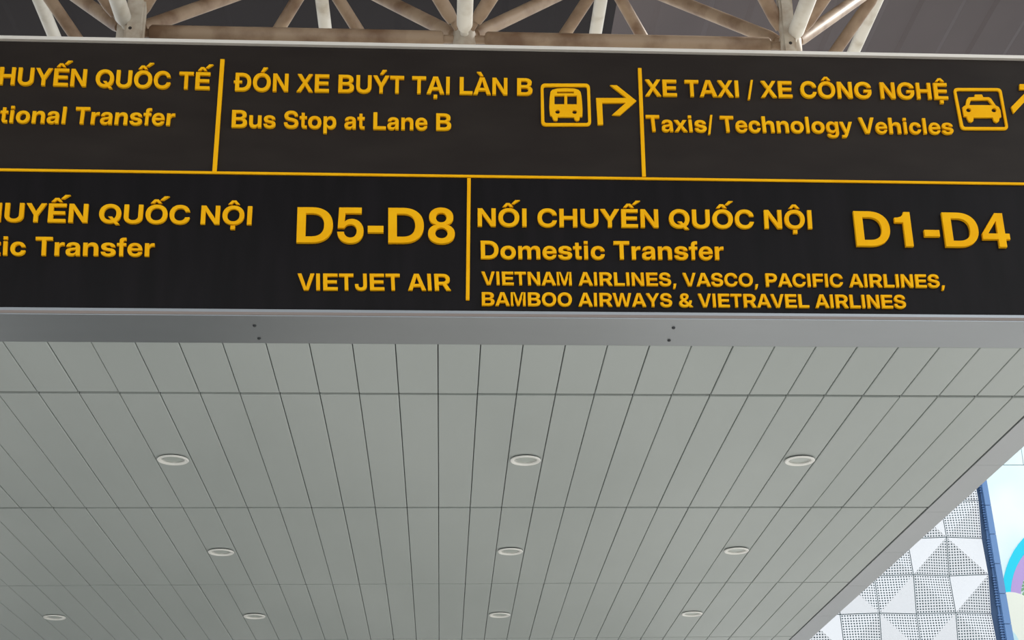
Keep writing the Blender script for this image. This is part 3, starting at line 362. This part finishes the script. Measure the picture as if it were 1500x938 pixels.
lettering('Domestic Transfer', 'Transfer', (52.7, 347.7), (51.5, 375), (227, 349.7), (226, 376.3))
lettering('D5-D8', 'D5-D8', (436, 305), (434.3, 356.7), (665.5, 306.5), (666.5, 357.5), 'largest gold lettering', .02)
lettering('VIETJET AIR', 'VIETJET AIR', (436, 401.5), (436, 425.7), (659, 402), (660.7, 426.2))
lettering('NỐI CHUYẾN QUỐC NỘI', 'NỐI CHUYẾN QUỐC NỘI', (699.6, 306), (699.6, 332.2), (1188, 308.8), (1189.7, 336))
lettering('Domestic Transfer', 'Domestic Transfer', (703.8, 353.5), (704.4, 379.8), (1059, 354.5), (1060.5, 381.2))
lettering('VIETNAM AIRLINES, VASCO, PACIFIC AIRLINES,', 'VIETNAM AIRLINES, VASCO, PACIFIC AIRLINES,', (705, 398.6), (706, 417.8), (1382, 403), (1384, 422))
lettering('BAMBOO AIRWAYS & VIETRAVEL AIRLINES', 'BAMBOO AIRWAYS & VIETRAVEL AIRLINES', (705.5, 428.7), (705.7, 448.3), (1325, 433), (1327.5, 452.3))
lettering('D1-D4', 'D1-D4', (1248.8, 310.7), (1254.5, 361.6), (1473, 314), (1481, 363.5), 'largest gold lettering', .02)

# pictograms (outlines measured in a magnified view of the sign)
def spot(pts, ox, oy, s): return [tuple(on_y(ox+x/s, oy+y/s, YF).xz) for x, y in pts]
def oval(cx, cy, rx, ry, n=16): return [(cx+rx*math.cos(2*math.pi*k/n), cy+ry*math.sin(2*math.pi*k/n)) for k in range(n)]
def rquad(TL, TR, BR, BL, r, n=5):
    """four corners rounded by r"""
    q = [Vector(p) for p in (TL, TR, BR, BL)]; out = []
    for k in range(4):
        c, a, b = q[k], q[k-1], q[(k+1) % 4]; da = (a-c).normalized()*r; db = (b-c).normalized()*r
        for t in range(n+1):
            t /= n; out.append(tuple(c+da*(1-t)**2+db*t*t))
    return out
A = (780, 110, 8.3333)
bus = relief('bus_pictogram', [spot(l, *A) for l in (
    [(213,495),(205,400),(209,280),(218,210),(240,185),(300,170),(400,165),(510,170),(560,185),(585,208),(597,260),(605,340),(610,420),(608,515),(575,515),(575,545),(560,562),(535,565),(515,550),(505,520),(308,518),(308,550),(295,563),(265,562),(248,540),(240,513)],
    sq(300, 503, 208, 228), sq(268, 388, 258, 362), sq(424, 540, 258, 362), oval(306, 455, 28, 23), oval(513, 457, 28, 23))], YB, .014, .002, MT['gold'], sign)
relief('pictogram_frame', [spot(rquad((98,106),(700,106),(718,625),(106,625), 60), *A), spot(rquad((134,146),(664,146),(680,588),(146,588), 28), *A)], YB, .012, .002, MT['gold'], sign)
relief('arrow', [spot([(775,285),(1145,285),(945,128),(1030,130),(1268,320),(1065,497),(970,492),(1135,345),(850,345),(862,610),(795,612)], *A)], YB, .014, .002, MT['gold'], sign)
A = (1380, 110, 9.3833)
relief('taxi_pictogram', [spot(l, *A) for l in (
    [(275,450),(300,430),(318,420),(335,340),(360,312),(440,308),(445,275),(545,273),(562,310),(640,310),(670,330),(735,425),(775,445),(800,490),(812,585),(785,592),(780,640),(745,660),(710,640),(692,590),(430,590),(428,635),(400,655),(365,645),(340,600),(335,580),(295,573),(282,500)],
    [(392,352),(630,350),(685,420),(370,418)], oval(360, 488, 33, 28), oval(709, 490, 33, 28))], YB, .014, .002, MT['gold'], sign)
relief('pictogram_frame', [spot(rquad((148,180),(812,182),(914,757),(256,755), 62), *A), spot(rquad((192,218),(778,218),(872,718),(294,716), 30), *A)], YB, .012, .002, MT['gold'], sign)
relief('arrow', [spot([(945,445),(1180,205),(1060,205),(1060,130),(1310,130),(1310,385),(1235,385),(1235,260),(978,535)], *A)], YB, .014, .002, MT['gold'], sign)

# ------------------------------------------------------------------ recessed downlights
LAB = {(0,0): 'round white recessed downlight nearest the sign on the left', (0,1): 'round white recessed downlight nearest the sign in the middle',
       (0,2): 'round white recessed downlight nearest the sign on the right', (1,0): 'round downlight on the left in the second row of soffit panels from the sign',
       (1,1): 'round downlight in the middle of the second row behind the sign', (1,2): 'round downlight on the right in the second row behind the sign',
       (2,0): 'small downlight left of centre in the farthest visible row', (2,1): 'small downlight in the middle of the farthest visible row',
       (2,2): 'small downlight on the right of the farthest visible row', (2,3): 'small bright downlight in the far bottom left corner of the soffit'}
light0 = None
def copy_tree(o, parent=None):
    c = o.copy(); COL.objects.link(c)
    if parent: c.parent = parent
    for ch in o.children: copy_tree(ch, c)
    return c
def make_light():
    t = thing('downlight', '', 'ceiling light', (0, 0, 0), 'recessed downlights in the canopy soffit')
    seg = 40; R, r = .088, .065
    def lathe(prof):
        b = bmesh.new(); V = [[b.verts.new((q*math.cos(2*math.pi*k/seg), q*math.sin(2*math.pi*k/seg), z)) for k in range(seg)] for q, z in prof]
        for i in range(len(V)-1):
            for k in range(seg): b.faces.new((V[i][k], V[i][(k+1) % seg], V[i+1][(k+1) % seg], V[i+1][k]))
        return b, V
    b, V = lathe([(R-.010, -.0065), (R-.001, -.0065), (R, -.011), (R-.004, -.015), (r+.006, -.014), (r+.001, -.010), (r, -.002)])
    obj('trim_ring', b, MT['ring'], t, True)
    b, V = lathe([(R-.009, .001), (R-.009, -.0075)])
    obj('gap_shade', b, MT['backing'], t, True)  # dark band put in for the shade between ring and soffit
    b, V = lathe([(r+.002, -.005), (r-.006, -.003), (r-.012, -.0015)])
    obj('reflector', b, MT['reflector'], t, True)
    b, V = lathe([(r-.010, -.0025), (.03, -.004), (.012, -.005)]); b.faces.new(V[-1])
    obj('lens', b, MT['lens'], t, True)
    return t
for row in range(3):
    for k, c in enumerate((-7.5, 2.5, 10.5, -15.5)):
        if (row, k) not in LAB: continue
        if light0 is None: o = light0 = make_light()
        else: o = copy_tree(light0)
        o.location = (X0+.2*c, ROWS[1]+2.0838*(row+.513), HZ)
        o['label'] = LAB[(row, k)]

# ------------------------------------------------------------------ space frame above the sign
YC = YF+.30; SPN = 1.6855
NZ = on_y(680, 58, YC).z
NX = [.0865+SPN*k for k in (-1, 0, 1)]
TZ = sum(on_y(x, -45, YC+SPN/2).z for x in (472, 897))/2
TX = [.0865+SPN*k for k in (-1.5, -.5, .5, 1.5)]
truss = thing('space_frame', 'cream steel tube space frame with dusty tubes meeting at nodes above the sign', 'roof truss', (.0865, YC, NZ-.06))
def tube(name, a, b, r, m, e0=.055, e1=.055, cone=.05):
    a, b = Vector(a), Vector(b); d = (b-a).normalized(); bm = bmesh.new()
    s = r*.52
    rings(bm, [(a+d*e0*.6, s), (a+d*(e0+.05), s), (a+d*(e0+.052), r*.8), (a+d*(e0+.052+cone), r), (b-d*(e1+.052+cone), r), (b-d*(e1+.052), r*.8), (b-d*(e1+.05), s), (b-d*e1*.6, s)], 22)
    return obj(name, bm, m, truss, True)
def hub(p, r=.058, h=.062):
    p = Vector(p); bm = bmesh.new(); z = Vector((0, 0, 1))
    o = rings(bm, [(p-z*h, r*.72), (p-z*h*.92, r*.9), (p-z*h*.7, r), (p+z*h*.55, r), (p+z*h*.85, r*.9), (p+z*h, r*.6)], 28)
    return obj('node_hub', bm, MT['hub'], truss, True)
Nf = [(x, YC, NZ) for x in NX]; Nr = [(x, YC+SPN, NZ) for x in NX]; Nff = [(x, YC-SPN, NZ) for x in NX]
T = [(x, YC+SPN/2, TZ) for x in TX]; Tf = [(x, YC-SPN/2, TZ) for x in TX]; Tr = [(x, YC+SPN*1.5, TZ) for x in TX]
for p in Nf+Nr+T+Tf: hub(p)
for row in (Nf, Nr):
    for a, b in zip(row, row[1:]): tube('bottom_chord', a, b, .043, MT['tube'], cone=.012)
for a, b in zip(Nf, Nff): tube('bottom_chord', a, b, .040, MT['tube_clean'], cone=.03)
for row in (T, Tf):
    for a, b in zip(row, row[1:]): tube('top_chord', a, b, .040, MT['tube'], cone=.02)
for a, b in list(zip(T, Tr))+list(zip(Tf, T)): tube('top_chord', a, b, .040, MT['tube_clean'], cone=.03)
for k in range(3):
    for q in (T[k], T[k+1], Tf[k], Tf[k+1]): tube('web_tube', Nf[k], q, .036, MT['tube'])
    for q in (T[k], T[k+1]): tube('web_tube', Nr[k], q, .036, MT['tube'])
# two flat hangers in front of the end nodes carry the sign
for (x, y, w) in ((196.5, 54, .046), (1155, 68, .036)):
    p = on_y(x, y, YF+.19); bm = bmesh.new()
    box(bm, p.x-w, p.x+w, p.y-.03, p.y+.03, p.z-.35, RZ)
    bmesh.ops.bevel(bm, geom=bm.edges[:], offset=.012, segments=3, affect='EDGES')
    h = obj('hanger_post', bm, MT['hub'], truss)
    bm = bmesh.new(); c = on_y(x-6 if x < 600 else x+3, y-13 if x < 600 else y-5, YF+.16)
    rings(bm, [((c.x, p.y-.031, c.z), .009), ((c.x, p.y-.028, c.z), .009)], 10)
    obj('bolt_hole', bm, MT['hole'], h)

# ------------------------------------------------------------------ terminal building beyond, folded perforated cladding
FY = 40.0; PT = 1.03; FX = 14.635; FZ = EYE.z+8.55
bld = thing('terminal_building', 'building faced with white folded triangular perforated panels beyond the canopy', 'building', (FX-3.5, FY+3, 0))
KN, M0, M1 = 7, -3, 6
bm = bmesh.new(); box(bm, FX-KN*PT, FX, FY+.35, FY+7, 0, FZ+M1*PT)
obj('wall_core', bm, MT['wallback'], bld)
bm = bmesh.new(); box(bm, FX-KN*PT, FX, FY+.1, FY+.34, 0, FZ+M0*PT-.1)
obj('base_wall', bm, MT['clad'], bld)
star = lambda k, m: (k+m) % 2 != 0
jit = {}
def node(k, m):
    if (k, m) not in jit:
        jit[(k, m)] = -.09 if star(k, m) else .06+random.uniform(-.03, .03)
    return Vector((FX-k*PT, FY+jit[(k, m)], FZ+m*PT))
# which half of a tile is solid: 'n' none, or the corner it fills
SOLID = {(0,1):'UR',(1,1):'UL',(2,1):'n',(0,0):'UL',(1,0):'n',(2,0):'LR',(3,0):'LL',(0,-1):'n',(1,-1):'LR',(2,-1):'LL',(3,-1):'n',(4,-1):'UR',(0,2):'n',(1,2):'UR',(0,3):'UL',(2,2):'n',(3,1):'LR'}
for k in range(KN):
    for m in range(M0, M1):
        c = dict(LR=node(k, m), LL=node(k+1, m), UR=node(k, m+1), UL=node(k+1, m+1))
        uv = dict(LR=(1, 0), LL=(0, 0), UR=(1, 1), UL=(0, 1))
        bl = star(k+1, m)                           # fold runs LL-UR, else UL-LR
        tris = (('LL', 'UR', 'UL'), ('LL', 'LR', 'UR')) if bl else (('LL', 'LR', 'UL'), ('LR', 'UR', 'UL'))
        solid = SOLID.get((k, m), random.choice(('n', 'UL', 'LR') if bl else ('n', 'UR', 'LL')))
        bm = bmesh.new(); lay = bm.loops.layers.uv.new('UVMap')
        cen = sum((c[q] for q in c), Vector())/4
        for t in tris:
            third = 'UL' if t == ('LL', 'UR', 'UL') else 'LR' if t == ('LL', 'LR', 'UR') else 'LL' if t == ('LL', 'LR', 'UL') else 'UR'
            vs = []
            for q in t:
                p = c[q].copy(); p.x += .012*(1 if cen.x > p.x else -1); p.z += .012*(1 if cen.z > p.z else -1); vs.append(bm.verts.new(p))
            f = bm.faces.new(vs)
            for lp, q in zip(f.loops, t): lp[lay].uv = uv[q]
            f.material_index = 0 if third == solid else 1
        bmesh.ops.remove_doubles(bm, verts=bm.verts[:], dist=1e-4)
        o = obj('cladding_panel', bm, [MT['clad'], MT['perf']], bld)
        sm = o.modifiers.new('sheet', 'SOLIDIFY'); sm.thickness = .02; sm.offset = 0
# blue corner: recessed strip, shade painted dark, with ribs and a lighter panelled strip
zt, zb = FZ+M1*PT, 0
def strip(name, xa, xb, xa1, xb1, y0, y1, m):
    bm = bmesh.new(); v = [(xa, zb), (xb, zb), (xb1, zt), (xa1, zt)]
    prism(bm, [Vector((x, y0, z)) for x, z in v], (0, y1-y0, 0)); return obj(name, bm, m, bld)
strip('corner_recess', FX-.02, FX+.54, FX-.02, FX+.22, FY+.12, FY+.34, MT['blue_shade'])
zs = [on_y(1455, y, FY).z for y in (915, 871, 826, 784, 741)]; st = (zs[-1]-zs[0])/4
z = zs[0]
while z-st > 0: z -= st
edge = lambda a, b, zz: a+(b-a)*zz/zt
while z < zt:
    bm = bmesh.new(); z0, z1 = z+.008, min(z+st-.008, zt)
    a0, a1, b0, b1 = edge(FX+.53, FX+.10, z0), edge(FX+.53, FX+.10, z1), edge(FX+.80, FX+.23, z0), edge(FX+.80, FX+.23, z1)
    prism(bm, [Vector((a0, FY-.05, z0)), Vector((b0, FY-.05, z0)), Vector((b1, FY-.05, z1)), Vector((a1, FY-.05, z1))], (0, .8, 0))
    obj('corner_panel', bm, MT['blue'], bld); z += st
bm = bmesh.new(); z = FZ-4*PT
prism(bm, [Vector((edge(FX+.36, FX+.10, q), FY+.09, q)) for q in (z, )]+[Vector((edge(FX+.41, FX+.15, z), FY+.09, z)), Vector((edge(FX+.41, FX+.15, zt-.2), FY+.09, zt-.2)), Vector((edge(FX+.36, FX+.10, zt-.2), FY+.09, zt-.2))], (0, .05, 0))
while z < zt-.2:
    if (z-FZ) % PT > .22:
        xa = edge(FX+.32, FX+.08, z); box(bm, xa, xa+.10, FY+.05, FY+.13, z, z+.035)
    z += .07
obj('rib_strip', bm, MT['blue'], bld)

# ------------------------------------------------------------------ painted board to the right of the building
MY = 48.0
mural = thing('mural_board', 'white and pale blue painted board with cyan and lilac arch right of the building', 'mural', (20, MY+.2, 0))
seam = on_y(1483, 681.5, MY).z
bm = bmesh.new()
xs = [on_y(1458, 800, MY).x-.35, on_y(1497, 665, MY).x, on_y(1497, 665, MY).x+2.2, on_y(1497, 665, MY).x+4.4, on_y(1497, 665, MY).x+6.6]
box(bm, xs[0], xs[-1], MY, MY+.4, 0, seam-.012)
for a, b in zip(xs, xs[1:]): box(bm, a+.01, b-.01, MY, MY+.4, seam+.012, seam+2.4)
obj('board', bm, MT['mural'], mural)
def onm(pts): return [tuple(on_y(x, y, MY).xz) for x, y in pts]
def arc(cx, cy, rx, ry, a0, a1, n=24): return [(cx+rx*math.cos(math.radians(a0+(a1-a0)*k/n)), cy-ry*math.sin(math.radians(a0+(a1-a0)*k/n))) for k in range(n+1)]
acx, acy = 1548, 872
relief('cyan_arch', [onm(arc(acx, acy, 80, 105, 0, 180)+arc(acx, acy, 68, 84, 180, 0))], MY, .03, .004, MT['cyan'], mural)
relief('lilac_arch', [onm(arc(acx, acy, 68, 84, 0, 190)+arc(acx, acy, 53, 56, 190, 0))], MY, .03, .004, MT['purple'], mural)
relief('cream_disc', [onm(oval(1478, 932, 54, 64, 40))], MY, .045, .004, MT['cream'], mural)
relief('pale_blue_disc', [onm(oval(1462, 968, 36, 52, 32))], MY, .06, .004, MT['paleblue'], mural)
leaf = []
for k in range(7):
    a = math.radians(100+k*28); c = (1508, 858)
    leaf.append(onm([(c[0], c[1]), (c[0]+16*math.cos(a-.2), c[1]-16*math.sin(a-.2)), (c[0]+24*math.cos(a), c[1]-24*math.sin(a)), (c[0]+13*math.cos(a+.12), c[1]-13*math.sin(a+.12))]))
me = None
bm = bmesh.new()
for k, l in enumerate(leaf):
    prism(bm, [Vector((x, MY-.012-.002*k, z)) for x, z in l], (0, .012+.002*k, 0))
obj('palm_leaves', bm, MT['green'], mural)
